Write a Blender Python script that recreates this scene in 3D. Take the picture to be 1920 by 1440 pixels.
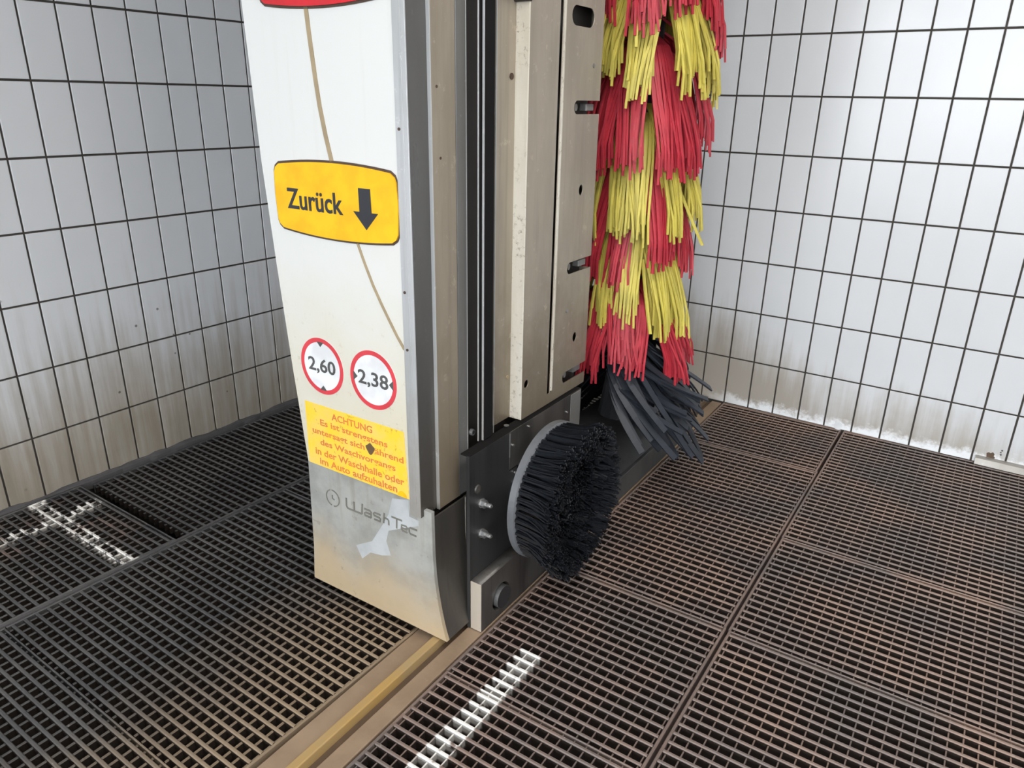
import bpy, bmesh, math, random
from mathutils import Vector, Matrix, noise
random.seed(7)
for o in list(bpy.data.objects):
    bpy.data.objects.remove(o)
SC = bpy.context.scene
COL = SC.collection
PI = math.pi

# ------------------------------------------------------------------ camera, sky, exposure
CAM_H = 1.4669
cam = bpy.data.cameras.new('camera')
cam.sensor_width = 36.0
cam.lens = 25.894
cam.clip_start = 0.05
cam_o = bpy.data.objects.new('camera', cam)
COL.objects.link(cam_o)
_r = Vector((0.8235829, 0.56694608, 0.01683323))
_u = Vector((-0.21770958, 0.2885759, 0.93237679))
_f = Vector((-0.5237497, 0.77155433, -0.36109577))
_m = Matrix.Identity(4)
for i in range(3):
    _m[i][0], _m[i][1], _m[i][2] = _r[i], _u[i], -_f[i]
_m[2][3] = CAM_H
cam_o.matrix_world = _m
SC.camera = cam_o

world = bpy.data.worlds.new('sky')
SC.world = world
world.use_nodes = True
_bg = world.node_tree.nodes['Background']
_bg.inputs[0].default_value = (0.905, 0.95, 1.0, 1)      # even overcast sky
_bg.inputs[1].default_value = 8.9

SC.view_settings.view_transform = 'Standard'
SC.view_settings.look = 'None'
SC.view_settings.gamma = 1.0
SC.view_settings.use_curve_mapping = False
SC.view_settings.exposure = 0.0


def area(name, loc, size, energy, color, rot=(0, 0, 0)):
    l = bpy.data.lights.new(name, 'AREA')
    l.shape = 'RECTANGLE'
    l.size, l.size_y = size
    l.energy = energy
    l.color = color
    o = bpy.data.objects.new(name, l)
    COL.objects.link(o)
    o.location = loc
    o.rotation_euler = rot
    return o


# strip lights under the hall roof
for _x, _y in ((0.4, -1.4), (0.4, 1.0), (2.8, -0.2)):
    area('ceiling_light', (_x, _y, 3.5), (0.25, 1.5), 60, (1.0, 0.97, 0.93))


# ------------------------------------------------------------------ material helpers
class N:
    def __init__(self, name):
        self.m = bpy.data.materials.new(name)
        self.m.use_nodes = True
        self.t = self.m.node_tree
        self.b = self.t.nodes['Principled BSDF']
        self.out = self.t.nodes['Material Output']
        self._pos = None

    def node(self, kind, **kw):
        n = self.t.nodes.new(kind)
        for k, v in kw.items():
            setattr(n, k, v)
        return n

    def link(self, a, b):
        self.t.links.new(a, b)

    def put(self, sock, v):
        if isinstance(v, (int, float)):
            sock.default_value = v
        elif isinstance(v, (tuple, list)):
            sock.default_value = (*v, 1) if len(v) == 3 and sock.type == 'RGBA' else v
        else:
            self.link(v, sock)

    def pos(self):
        if self._pos is None:
            g = self.node('ShaderNodeNewGeometry')
            s = self.node('ShaderNodeSeparateXYZ')
            self.link(g.outputs['Position'], s.inputs[0])
            self._pos = (g.outputs['Position'], s.outputs[0], s.outputs[1], s.outputs[2])
        return self._pos

    def math(self, op, a, b=0.0, c=None, clamp=False):
        n = self.node('ShaderNodeMath', operation=op, use_clamp=clamp)
        self.put(n.inputs[0], a)
        self.put(n.inputs[1], b)
        if c is not None:
            self.put(n.inputs[2], c)
        return n.outputs[0]

    def noise(self, scale=5, detail=4, rough=0.55, stretch=None, coord=None):
        n = self.node('ShaderNodeTexNoise')
        n.inputs['Scale'].default_value = scale
        n.inputs['Detail'].default_value = detail
        n.inputs['Roughness'].default_value = rough
        v = coord or self.pos()[0]
        if stretch:
            mp = self.node('ShaderNodeMapping')
            mp.inputs['Scale'].default_value = stretch
            self.link(v, mp.inputs['Vector'])
            v = mp.outputs[0]
        self.link(v, n.inputs['Vector'])
        return n.outputs['Fac']

    def ramp(self, fac, lo, hi, a=0.0, b=1.0):
        n = self.node('ShaderNodeMapRange', interpolation_type='SMOOTHSTEP')
        self.put(n.inputs['Value'], fac)
        n.inputs['From Min'].default_value = lo
        n.inputs['From Max'].default_value = hi
        n.inputs['To Min'].default_value = a
        n.inputs['To Max'].default_value = b
        return n.outputs[0]

    def mix(self, fac, a, b):
        n = self.node('ShaderNodeMix', data_type='RGBA')
        self.put(n.inputs['Factor'], fac)
        self.put(n.inputs['A'] if False else n.inputs[6], a)
        self.put(n.inputs[7], b)
        return n.outputs[2]

    def bump(self, height, strength=0.3, dist=0.002):
        n = self.node('ShaderNodeBump')
        n.inputs['Strength'].default_value = strength
        n.inputs['Distance'].default_value = dist
        self.link(height, n.inputs['Height'])
        self.link(n.outputs[0], self.b.inputs['Normal'])

    def done(self, col, rough=0.5, metal=0.0, spec=0.5):
        self.put(self.b.inputs['Base Color'], col)
        self.put(self.b.inputs['Roughness'], rough)
        self.put(self.b.inputs['Metallic'], metal)
        self.b.inputs['Specular IOR Level'].default_value = spec
        return self.m

    def band(self, v, c, w, soft=0.006):
        """1 where |v-c|<w"""
        d = self.math('ABSOLUTE', self.math('SUBTRACT', v, c))
        return self.ramp(d, w + soft, w - soft)


def plain(name, col, rough=0.5, metal=0.0, spec=0.5):
    n = N(name)
    k = n.noise(14, 3)
    c = n.mix(n.ramp(k, 0.35, 0.7), col, tuple(x * 0.82 for x in col))
    return n.done(c, rough, metal, spec)


def mat_tile(side):
    n = N('glazed_tile_' + side)
    P, x, y, z = n.pos()
    base = n.mix(n.noise(3.5, 3), (0.62, 0.635, 0.65), (0.68, 0.69, 0.705))
    st = n.noise(1.0, 5, 0.6, (26, 26, 1.6))        # run-down streaks
    cl = n.noise(2.3, 5, 0.6)
    if side == 'left':
        zz = n.math('ADD', z, n.math('MULTIPLY', n.math('SUBTRACT', cl, 0.5), 0.5))
        zz = n.math('ADD', zz, n.math('MULTIPLY', n.math('SUBTRACT', st, 0.5), 0.75))
        d = n.ramp(zz, 0.80, 0.10)
        c = n.mix(n.math('MULTIPLY', d, 0.85), base, (0.31, 0.265, 0.205))
        d2 = n.math('MULTIPLY', n.ramp(zz, 0.25, -0.10), 0.6)
        c = n.mix(d2, c, (0.20, 0.165, 0.12))
        v = n.node('ShaderNodeTexVoronoi')
        v.inputs['Scale'].default_value = 11
        n.link(P, v.inputs['Vector'])
        sp = n.math('MULTIPLY', n.ramp(v.outputs['Distance'], 0.075, 0.045), n.ramp(n.noise(2.6, 2), 0.5, 0.58))
        sp = n.math('MULTIPLY', sp, n.ramp(z, 0.95, 0.6))
        c = n.mix(n.math('MULTIPLY', sp, 0.75), c, (0.08, 0.06, 0.045))
    else:
        zz = n.math('ADD', z, n.math('MULTIPLY', n.math('SUBTRACT', cl, 0.5), 0.45))
        zz = n.math('ADD', zz, n.math('MULTIPLY', n.math('SUBTRACT', st, 0.5), 0.4))
        zz = n.math('ADD', zz, n.ramp(x, -1.35, -0.25, -0.24, 0.13))
        d = n.ramp(zz, 0.42, 0.02)
        c = n.mix(n.math('MULTIPLY', d, 0.75), base, (0.32, 0.27, 0.20))
        zl = n.math('ADD', z, n.math('MULTIPLY', n.math('SUBTRACT', n.noise(16, 6, 0.75), 0.5), 0.15))
        lm = n.math('MULTIPLY', n.ramp(zl, 0.062, 0.015), n.ramp(x, -1.25, -0.95))
        c = n.mix(lm, c, (0.86, 0.88, 0.90))        # lime crust
    n.bump(n.noise(5, 2), 0.06, 0.004)
    r = n.ramp(n.noise(3, 2), 0.3, 0.8, 0.20, 0.25)
    return n.done(c, r, 0, 0.5)


def mat_grating(kind, side=False):
    n = N('grating_' + kind + ('_shaded_side' if side else ''))
    P, x, y, z = n.pos()
    k = n.noise(3.2, 5, 0.6)
    f = n.noise(60, 3, 0.6)
    if kind == 'left':
        c = n.mix(n.ramp(k, 0.35, 0.65), (0.050, 0.050, 0.052), (0.082, 0.079, 0.076))
        t = n.math('MULTIPLY', n.ramp(n.math('ADD', x, n.math('MULTIPLY', n.noise(4, 3), 0.4)), -1.55, -1.05), 0.8)
        c = n.mix(t, c, (0.30, 0.22, 0.14))       # silt next to the rail
        w1 = n.math('MULTIPLY', n.band(y, 1.004, 0.030, 0.006), n.ramp(x, -2.19, -2.23))
        w2 = n.math('MULTIPLY', n.band(x, -2.685, 0.028, 0.006), n.ramp(y, 1.17, 1.13))
        w = n.math('MULTIPLY', n.math('MAXIMUM', w1, w2), n.ramp(n.noise(16, 4, 0.7), 0.42, 0.54))
        w = n.math('MULTIPLY', w, n.ramp(z, -0.03, -0.012))
        c = n.mix(w, c, (0.80, 0.77, 0.72))
        ru = n.math('MULTIPLY', n.ramp(n.noise(6, 4), 0.5, 0.7), n.ramp(x, -2.22, -2.4))
        ru = n.math('MULTIPLY', ru, n.ramp(y, 1.2, 1.1))
        c = n.mix(n.math('MULTIPLY', ru, 0.5), c, (0.24, 0.15, 0.11))
    else:
        c = n.mix(n.ramp(k, 0.32, 0.66), (0.145, 0.116, 0.103), (0.255, 0.17, 0.13))
        c = n.mix(n.math('MULTIPLY', n.ramp(n.noise(2.1, 3), 0.42, 0.68), 0.6), c, (0.12, 0.11, 0.105))
        w = n.math('MULTIPLY', n.band(x, -0.885, 0.033, 0.004), n.ramp(y, 1.44, 1.42))
        w = n.math('MULTIPLY', w, n.ramp(n.noise(18, 3), 0.34, 0.44))
        w = n.math('MULTIPLY', w, n.ramp(z, -0.034, -0.02))
        c = n.mix(w, c, (0.78, 0.76, 0.72))
    if side:            # shade between the bars painted dark into their side faces
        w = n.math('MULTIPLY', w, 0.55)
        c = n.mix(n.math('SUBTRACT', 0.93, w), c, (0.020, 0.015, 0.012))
    else:
        sp = n.math('MULTIPLY', n.ramp(f, 0.66, 0.76), 0.4)
        c = n.mix(sp, c, (0.5, 0.48, 0.45))
    n.bump(n.noise(150, 3), 0.25, 0.001)
    return n.done(c, 0.42, 0.0, 0.5)


def mat_steel(name, a, b, rough=0.42, metal=0.55, streak=True, grime=None):
    n = N(name)
    P, x, y, z = n.pos()
    k = n.noise(2.5, 5, 0.6, (3, 3, 0.7))
    s = n.noise(1.0, 4, 0.6, (45, 45, 1.2))
    c = n.mix(n.ramp(k, 0.3, 0.7), a, b)
    if streak:
        c = n.mix(n.math('MULTIPLY', n.ramp(s, 0.5, 0.72), 0.45), c, tuple(v * 0.62 for v in a))
    if grime:
        g = n.ramp(n.math('ADD', z, n.math('MULTIPLY', n.math('SUBTRACT', n.noise(7, 5, 0.65), 0.5), 0.7)), grime[0], grime[1])
        c = n.mix(n.math('MULTIPLY', g, 0.75), c, grime[2])
    sc = n.math('MULTIPLY', n.ramp(n.noise(24, 6, 0.75), 0.60, 0.68), 0.28)
    c = n.mix(sc, c, tuple(min(0.8, v * 1.7) for v in a))
    n.bump(n.noise(30, 4), 0.1, 0.002)
    return n.done(c, n.ramp(k, 0.3, 0.7, rough - 0.06, rough + 0.1), metal, 0.5)


def mat_worn_lit():
    n = N('worn_lit_fold')
    P, x, y, z = n.pos()
    c = n.mix(n.ramp(n.noise(2.5, 5, 0.6, (3, 3, 0.7)), 0.3, 0.7), (0.68, 0.65, 0.565), (0.55, 0.50, 0.41))  # pale base paints the light on edges facing the entrance; speckle below is wear
    sp = n.math('MULTIPLY', n.ramp(n.noise(70, 5, 0.75), 0.54, 0.66), n.ramp(n.noise(6, 3), 0.4, 0.6))
    c = n.mix(n.math('MULTIPLY', sp, 0.8), c, (0.23, 0.19, 0.14))
    n.bump(n.noise(55, 4), 0.5, 0.002)
    return n.done(c, 0.5, 0.1)


def mat_cover():
    n = N('white_cover_plastic')
    P, x, y, z = n.pos()
    zz = n.math('ADD', z, n.math('MULTIPLY', n.math('SUBTRACT', n.noise(4, 5, 0.6), 0.5), 0.5))
    c = n.mix(n.ramp(zz, 1.25, 0.42), (0.655, 0.66, 0.64), (0.59, 0.54, 0.405))
    sc = n.math('MULTIPLY', n.ramp(n.noise(45, 4, 0.7), 0.60, 0.68), n.ramp(z, 1.1, 0.6))
    c = n.mix(n.math('MULTIPLY', sc, 0.5), c, (0.42, 0.36, 0.24))
    st = n.math('MULTIPLY', n.ramp(n.noise(1, 4, 0.6, (30, 30, 1.5)), 0.55, 0.75), 0.10)
    c = n.mix(st, c, (0.45, 0.42, 0.35))
    return n.done(c, 0.45, 0, 0.4)


def mat_skirt():
    n = N('grey_skirt_metal')
    P, x, y, z = n.pos()
    k = n.noise(7, 5, 0.62)
    c = n.mix(n.ramp(k, 0.34, 0.66), (0.26, 0.26, 0.24), (0.37, 0.37, 0.345))
    zz = n.math('ADD', z, n.math('MULTIPLY', n.math('SUBTRACT', n.noise(5, 4), 0.5), 0.25))
    c = n.mix(n.math('MULTIPLY', n.ramp(zz, 0.30, 0.05), 0.85), c, (0.46, 0.345, 0.205))
    s = n.math('MULTIPLY', n.ramp(n.noise(1, 4, 0.6, (30, 30, 2.2)), 0.52, 0.7), n.ramp(z, 0.2, 0.36))
    c = n.mix(n.math('MULTIPLY', s, 0.6), c, (0.25, 0.235, 0.19))
    sp = n.ramp(n.noise(40, 3, 0.6), 0.66, 0.72)
    c = n.mix(n.math('MULTIPLY', sp, 0.5), c, (0.22, 0.19, 0.15))
    return n.done(c, 0.45, 0.0, 0.5)


M = {}
M['tile_left'] = mat_tile('left')
M['tile_back'] = mat_tile('back')
M['grout'] = plain('dark_grout', (0.062, 0.055, 0.048), 0.9, 0, 0.2)
M['grat_left'] = mat_grating('left')
M['grat_right'] = mat_grating('right')
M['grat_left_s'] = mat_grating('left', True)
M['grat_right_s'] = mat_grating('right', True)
M['plaster'] = plain('painted_plaster', (0.62, 0.63, 0.64), 0.7)
M['roof'] = plain('grey_roof_sheet', (0.30, 0.30, 0.30), 0.7)
M['pit'] = plain('wet_pit', (0.018, 0.013, 0.010), 0.6)
M['asphalt'] = plain('asphalt_apron', (0.20, 0.20, 0.20), 0.9)
M['sealant'] = plain('grey_sealant', (0.095, 0.09, 0.09), 0.8, 0, 0.25)
M['rail_plate'] = mat_steel('rail_plate_steel', (0.25, 0.175, 0.115), (0.33, 0.235, 0.155), 0.55, 0.1, False)
def mat_bar():
    n = N('rail_bar_steel')
    P, x, y, z = n.pos()
    c = n.mix(n.ramp(n.noise(5, 4), 0.35, 0.65), (0.46, 0.29, 0.095), (0.40, 0.285, 0.14))
    c = n.mix(n.ramp(n.math('ADD', y, n.math('MULTIPLY', n.noise(4, 3), 0.3)), 1.5, 1.75), c, (0.20, 0.14, 0.09))
    return n.done(c, 0.45, 0.15)


M['rail_bar'] = mat_bar()
M['rail_groove'] = plain('rail_groove', (0.11, 0.07, 0.042), 0.7)
M['cover'] = mat_cover()
M['skirt'] = mat_skirt()
M['skirt_side'] = mat_steel('skirt_side_steel', (0.075, 0.068, 0.06), (0.11, 0.098, 0.085), 0.38, 0.4)
M['emboss'] = plain('embossed_mark', (0.17, 0.165, 0.14), 0.6)
M['residue'] = plain('pale_film_residue', (0.46, 0.48, 0.485), 0.5)
M['alu'] = mat_steel('dull_aluminium', (0.50, 0.51, 0.52), (0.40, 0.41, 0.41), 0.45, 0.3, True, (1.0, 0.3, (0.30, 0.27, 0.22)))
M['channel_shaded'] = mat_steel('shaded_channel_metal', (0.115, 0.112, 0.108), (0.10, 0.096, 0.09), 0.32, 0.35, False, (0.9, 0.35, (0.085, 0.07, 0.055)))  # dim reflection and shade on the channel side painted in as dark grey
M['tan'] = mat_steel('stained_stainless', (0.36, 0.305, 0.235), (0.285, 0.24, 0.185), 0.40, 0.35, True, (1.0, 0.35, (0.235, 0.18, 0.12)))
M['tan2'] = mat_steel('stained_guide_steel', (0.39, 0.34, 0.27), (0.32, 0.28, 0.225), 0.38, 0.35, True, (1.10, 0.5, (0.17, 0.13, 0.085)))
M['greystrip'] = mat_steel('grey_flange', (0.23, 0.225, 0.215), (0.18, 0.175, 0.165), 0.4, 0.35)
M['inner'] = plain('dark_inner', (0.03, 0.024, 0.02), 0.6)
M['black_steel'] = mat_steel('black_steel', (0.026, 0.026, 0.027), (0.044, 0.043, 0.043), 0.40, 0.25)
M['black_steel2'] = mat_steel('scuffed_black_steel', (0.045, 0.042, 0.040), (0.12, 0.11, 0.10), 0.34, 0.4)
M['beam'] = mat_steel('grey_beam', (0.085, 0.085, 0.085), (0.12, 0.118, 0.112), 0.42, 0.3)
M['block_face'] = mat_steel('bare_block_end', (0.56, 0.50, 0.42), (0.44, 0.38, 0.31), 0.5, 0.2, False)
M['matte_black'] = plain('matte_black', (0.010, 0.009, 0.009), 0.85, 0, 0.15)
M['bright'] = plain('bright_zinc', (0.62, 0.62, 0.61), 0.25, 0.85)
M['zinc'] = plain('dull_zinc', (0.30, 0.30, 0.30), 0.35, 0.7)
M['yellow'] = plain('sign_yellow', (0.94, 0.50, 0.012), 0.45, 0, 0.3)
M['red'] = plain('sign_red', (0.60, 0.012, 0.022), 0.35)
M['sign_edge'] = plain('sign_recess_brown', (0.07, 0.04, 0.025), 0.6)
M['ink'] = plain('sign_ink', (0.022, 0.024, 0.030), 0.5)
M['ring_red'] = plain('ring_red', (0.66, 0.055, 0.07), 0.45)
M['sign_white'] = plain('sign_white', (0.78, 0.79, 0.80), 0.45)
M['ink_grey'] = plain('faded_ink', (0.085, 0.085, 0.083), 0.5)
M['sticker_ink'] = plain('faded_red_ink', (0.66, 0.20, 0.045), 0.6)
M['seamline'] = plain('brown_joint', (0.36, 0.28, 0.17), 0.7)
M['stain'] = plain('burnt_spot', (0.13, 0.075, 0.03), 0.8)
M['b_red'] = plain('bristle_red', (0.47, 0.034, 0.052), 0.5, 0, 0.35)
M['b_yellow'] = plain('bristle_yellow', (0.60, 0.51, 0.10), 0.5, 0, 0.35)
M['b_strip'] = plain('strip_slate', (0.024, 0.029, 0.039), 0.5, 0, 0.45)
M['b_black'] = plain('bristle_black', (0.013, 0.015, 0.019), 0.24, 0, 0.9)
M['disc'] = plain('grey_disc', (0.13, 0.135, 0.145), 0.45)
M['lime'] = plain('lime_crust', (0.78, 0.80, 0.82), 0.7)


def mat_sticker():
    n = N('sticker_yellow')
    P, x, y, z = n.pos()
    c = n.mix(n.ramp(n.noise(14, 5, 0.65), 0.35, 0.7), (0.90, 0.56, 0.035), (0.80, 0.56, 0.14))
    sp = n.ramp(n.noise(55, 3, 0.6), 0.62, 0.7)
    c = n.mix(n.math('MULTIPLY', sp, 0.55), c, (0.34, 0.22, 0.05))
    return n.done(c, 0.5, 0, 0.3)


M['sticker'] = mat_sticker()


# ------------------------------------------------------------------ geometry helpers
def obj(name, me, mat=None, parent=None, loc=None, smooth=False):
    if isinstance(me, bmesh.types.BMesh):
        b = me
        me = bpy.data.meshes.new(name)
        bmesh.ops.recalc_face_normals(b, faces=b.faces)
        b.to_mesh(me)
        b.free()
    if mat is not None:
        me.materials.clear()
        me.materials.append(M[mat])
    if smooth:
        for p in me.polygons:
            p.use_smooth = True
    o = bpy.data.objects.new(name, me)
    COL.objects.link(o)
    if parent is not None:
        o.parent = parent
    if loc is not None:
        o.location = loc
    return o


def empty(name, loc=(0, 0, 0), rz=0.0, label=None, cat=None, group=None):
    o = bpy.data.objects.new(name, None)
    o.empty_display_size = 0.1
    COL.objects.link(o)
    o.location = loc
    o.rotation_euler = (0, 0, rz)
    tag(o, label, cat, group)
    return o


def tag(o, label=None, cat=None, group=None, kind=None):
    if label:
        o['label'] = label
    if cat:
        o['category'] = cat
    if group:
        o['group'] = group
    if kind:
        o['kind'] = kind
    return o


def bm_box(b, x0, x1, y0, y1, z0, z1, bev=0.0):
    vs = [b.verts.new(p) for p in ((x0, y0, z0), (x1, y0, z0), (x1, y1, z0), (x0, y1, z0),
                                   (x0, y0, z1), (x1, y0, z1), (x1, y1, z1), (x0, y1, z1))]
    fs = [b.faces.new([vs[i] for i in q]) for q in
          ((0, 3, 2, 1), (4, 5, 6, 7), (0, 1, 5, 4), (1, 2, 6, 5), (2, 3, 7, 6), (3, 0, 4, 7))]
    if bev > 0:
        es = list({e for f in fs for e in f.edges})
        bmesh.ops.bevel(b, geom=es, offset=bev, segments=2, affect='EDGES', profile=0.5)
    return b


def box(name, x0, x1, y0, y1, z0, z1, mat, parent=None, bev=0.0015):
    return obj(name, bm_box(bmesh.new(), x0, x1, y0, y1, z0, z1, bev), mat, parent)


def bm_prism(b, pts, lo, hi, axis):
    """pts 2-D outline; axis 'v': (u,z) outline extruded along v; 'u': (v,z) along u; 'z': (u,v) along z"""
    def P(p, t):
        return {'v': (p[0], t, p[1]), 'u': (t, p[0], p[1]), 'z': (p[0], p[1], t)}[axis]
    A = [b.verts.new(P(p, lo)) for p in pts]
    B = [b.verts.new(P(p, hi)) for p in pts]
    n = len(pts)
    b.faces.new(A)
    b.faces.new(B[::-1])
    for i in range(n):
        b.faces.new((A[i], A[(i + 1) % n], B[(i + 1) % n], B[i]))
    return b


def prism(name, pts, lo, hi, axis, mat, parent=None, bev=0.0):
    b = bm_prism(bmesh.new(), pts, lo, hi, axis)
    if bev:
        es = [e for e in b.edges if len(e.link_faces) == 2 and e.calc_face_angle(0) > 0.5]
        bmesh.ops.bevel(b, geom=es, offset=bev, segments=2, affect='EDGES', profile=0.5)
    return obj(name, b, mat, parent)


def bm_cyl(b, c, axis, r, h, n=16, r2=None):
    """solid cylinder from point c along +axis ('u','v','z')"""
    r2 = r if r2 is None else r2
    A, B = [], []
    for i in range(n):
        a = 2 * PI * i / n
        ca, sa = math.cos(a), math.sin(a)
        d = {'u': (0, ca, sa), 'v': (ca, 0, sa), 'z': (ca, sa, 0)}[axis]
        e = {'u': (h, 0, 0), 'v': (0, h, 0), 'z': (0, 0, h)}[axis]
        A.append(b.verts.new([c[k] + r * d[k] for k in range(3)]))
        B.append(b.verts.new([c[k] + r2 * d[k] + e[k] for k in range(3)]))
    b.faces.new(A)
    b.faces.new(B[::-1])
    for i in range(n):
        b.faces.new((A[i], A[(i + 1) % n], B[(i + 1) % n], B[i]))
    return b


def cyl(name, c, axis, r, h, mat, parent=None, n=16, r2=None):
    return obj(name, bm_cyl(bmesh.new(), c, axis, r, h, n, r2), mat, parent)


def arc(cx, cy, r, a0, a1, n=8):
    return [(cx + r * math.cos(a0 + (a1 - a0) * i / n), cy + r * math.sin(a0 + (a1 - a0) * i / n)) for i in range(n + 1)]


def curve_plate(name, outer, holes, depth, mat, parent, place):
    """flat plate with holes: 2-D curve filled and extruded; place(x, y, w) -> 3-D point, w in [0, depth]"""
    cu = bpy.data.curves.new(name, 'CURVE')
    cu.dimensions = '2D'
    cu.fill_mode = 'BOTH'
    cu.extrude = depth / 2
    for pts in [outer] + holes:
        s = cu.splines.new('POLY')
        s.points.add(len(pts) - 1)
        for i, p in enumerate(pts):
            s.points[i].co = (p[0], p[1], 0, 1)
        s.use_cyclic_u = True
    t = bpy.data.objects.new('tmp', cu)
    COL.objects.link(t)
    dg = bpy.context.evaluated_depsgraph_get()
    me = bpy.data.meshes.new_from_object(t.evaluated_get(dg))
    bpy.data.objects.remove(t)
    bpy.data.curves.remove(cu)
    for v in me.vertices:
        v.co = place(v.co.x, v.co.y, v.co.z + depth / 2)
    b = bmesh.new()
    b.from_mesh(me)
    bmesh.ops.remove_doubles(b, verts=b.verts, dist=1e-5)
    bpy.data.meshes.remove(me)
    return obj(name, b, mat, parent)


def text_part(name, body, mat, parent, u0, u1, z0, z1, v, bold=0.0, thick=0.0012, keep=False):
    cu = bpy.data.curves.new('t', 'FONT')
    cu.body = body
    cu.size = 1.0
    cu.offset = bold
    cu.extrude = 0.01
    cu.resolution_u = 3
    t = bpy.data.objects.new('tmp', cu)
    COL.objects.link(t)
    dg = bpy.context.evaluated_depsgraph_get()
    me = bpy.data.meshes.new_from_object(t.evaluated_get(dg))
    bpy.data.objects.remove(t)
    bpy.data.curves.remove(cu)
    xs = [q.co.x for q in me.vertices]
    ys = [q.co.y for q in me.vertices]
    x0, x1, y0, y1 = min(xs), max(xs), min(ys), max(ys)
    for q in me.vertices:
        q.co = (u0 + (q.co.x - x0) / (x1 - x0) * (u1 - u0), v - (q.co.z + 0.01) / 0.02 * thick,
                z0 + (q.co.y - y0) / (y1 - y0) * (z1 - z0))
    o = obj(name, me, mat, parent)
    return o


def bm_stroke(b, pts, w, lo, hi):
    """ribbon of width w along (u,z) polyline, thickness lo..hi in v"""
    n = len(pts)
    L, R = [], []
    for i in range(n):
        a = Vector(pts[max(0, i - 1)])
        c = Vector(pts[min(n - 1, i + 1)])
        d = (c - a).normalized()
        nn = Vector((-d.y, d.x)) * w / 2
        p = Vector(pts[i])
        L.append(p + nn)
        R.append(p - nn)
    for i in range(n - 1):
        q = [L[i], L[i + 1], R[i + 1], R[i]]
        bm_prism(b, q, lo, hi, 'v')
    return b


def bm_tube(b, pts, r, n=4, flat=None, caps=True, taper=1.0):
    """tube along 3-D points; flat=(w,t) makes a flat strip section"""
    rings = []
    up = Vector((0, 0, 1))
    m = len(pts)
    prev = None
    for i, p in enumerate(pts):
        d = (Vector(pts[min(m - 1, i + 1)]) - Vector(pts[max(0, i - 1)])).normalized()
        s = d.cross(prev if prev is not None else up)
        if s.length < 1e-4:
            s = d.cross(Vector((1, 0, 0)))
        s.normalize()
        t = s.cross(d)
        prev = t.copy()
        k = 1.0 + (taper - 1.0) * i / (m - 1)
        rg = []
        for j in range(n):
            a = 2 * PI * (j + 0.5) / n
            if flat:
                off = s * (flat[0] * 0.7071 * math.cos(a) * k) + t * (flat[1] * 0.7071 * math.sin(a))
            else:
                off = (s * math.cos(a) + t * math.sin(a)) * r * k
            rg.append(b.verts.new(Vector(p) + off))
        rings.append(rg)
    for i in range(m - 1):
        for j in range(n):
            b.faces.new((rings[i][j], rings[i][(j + 1) % n], rings[i + 1][(j + 1) % n], rings[i + 1][j]))
    if caps:
        b.faces.new(rings[0][::-1])
        b.faces.new(rings[-1])
    return b


# machine frame: u = across the lane, v = along the rail, origin at skirt corner
TH = 0.022
OX, OY = -1.145, 1.297
cT, sT = math.cos(TH), math.sin(TH)


def wor(u, v, z=0.0):
    return (OX + u * cT - v * sT, OY + u * sT + v * cT, z)


# ------------------------------------------------------------------ the hall
XL, YB = -2.886, 3.595
Y_OPEN, X_R, Z_C = -6.0, 4.2, 3.7
TW, THT = 0.12527, 0.25
Z_OFF = -0.0025


def structure(o):
    o['kind'] = 'structure'
    return o


wl = structure(box('wall_left', XL - 0.25, XL, Y_OPEN, YB + 0.25, -0.4, Z_C, 'grout', bev=0))
wb = structure(box('wall_back', XL, X_R + 0.25, YB, YB + 0.25, -0.4, Z_C, 'grout', bev=0))
structure(box('wall_right', X_R, X_R + 0.25, Y_OPEN, YB, -0.4, Z_C, 'plaster', bev=0))
structure(box('ceiling', XL - 0.25, X_R + 0.25, Y_OPEN, YB + 0.25, Z_C, Z_C + 0.2, 'roof', bev=0))
structure(box('floor', XL, X_R, Y_OPEN, YB, -0.5, -0.4, 'pit', bev=0))
structure(box('floor', -14, 14, -22, Y_OPEN, -0.5, 0.0, 'asphalt', bev=0))
structure(box('floor', 1.98, X_R, Y_OPEN, YB, -0.4, 0.0, 'asphalt', bev=0))
structure(box('floor', XL, 1.98, Y_OPEN, -0.62, -0.4, 0.0, 'asphalt', bev=0))

GAP = 0.0074
TPROUD = 0.005


def tile_mesh(axis):
    b = bmesh.new()
    w, h = TW - GAP, THT - GAP
    bm_box(b, -w / 2, w / 2, -TPROUD, 0.001, -h / 2, h / 2)
    top = [e for e in b.edges if all(v.co.y < -TPROUD + 1e-5 for v in e.verts)]
    bmesh.ops.bevel(b, geom=top, offset=0.0022, segments=2, affect='EDGES', profile=0.6)
    if axis == 'x':      # faces +x
        bmesh.ops.rotate(b, verts=b.verts, matrix=Matrix.Rotation(PI / 2, 3, 'Z'))
    me = bpy.data.meshes.new('tile')
    bmesh.ops.recalc_face_normals(b, faces=b.faces)
    b.to_mesh(me)
    b.free()
    return me


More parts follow.
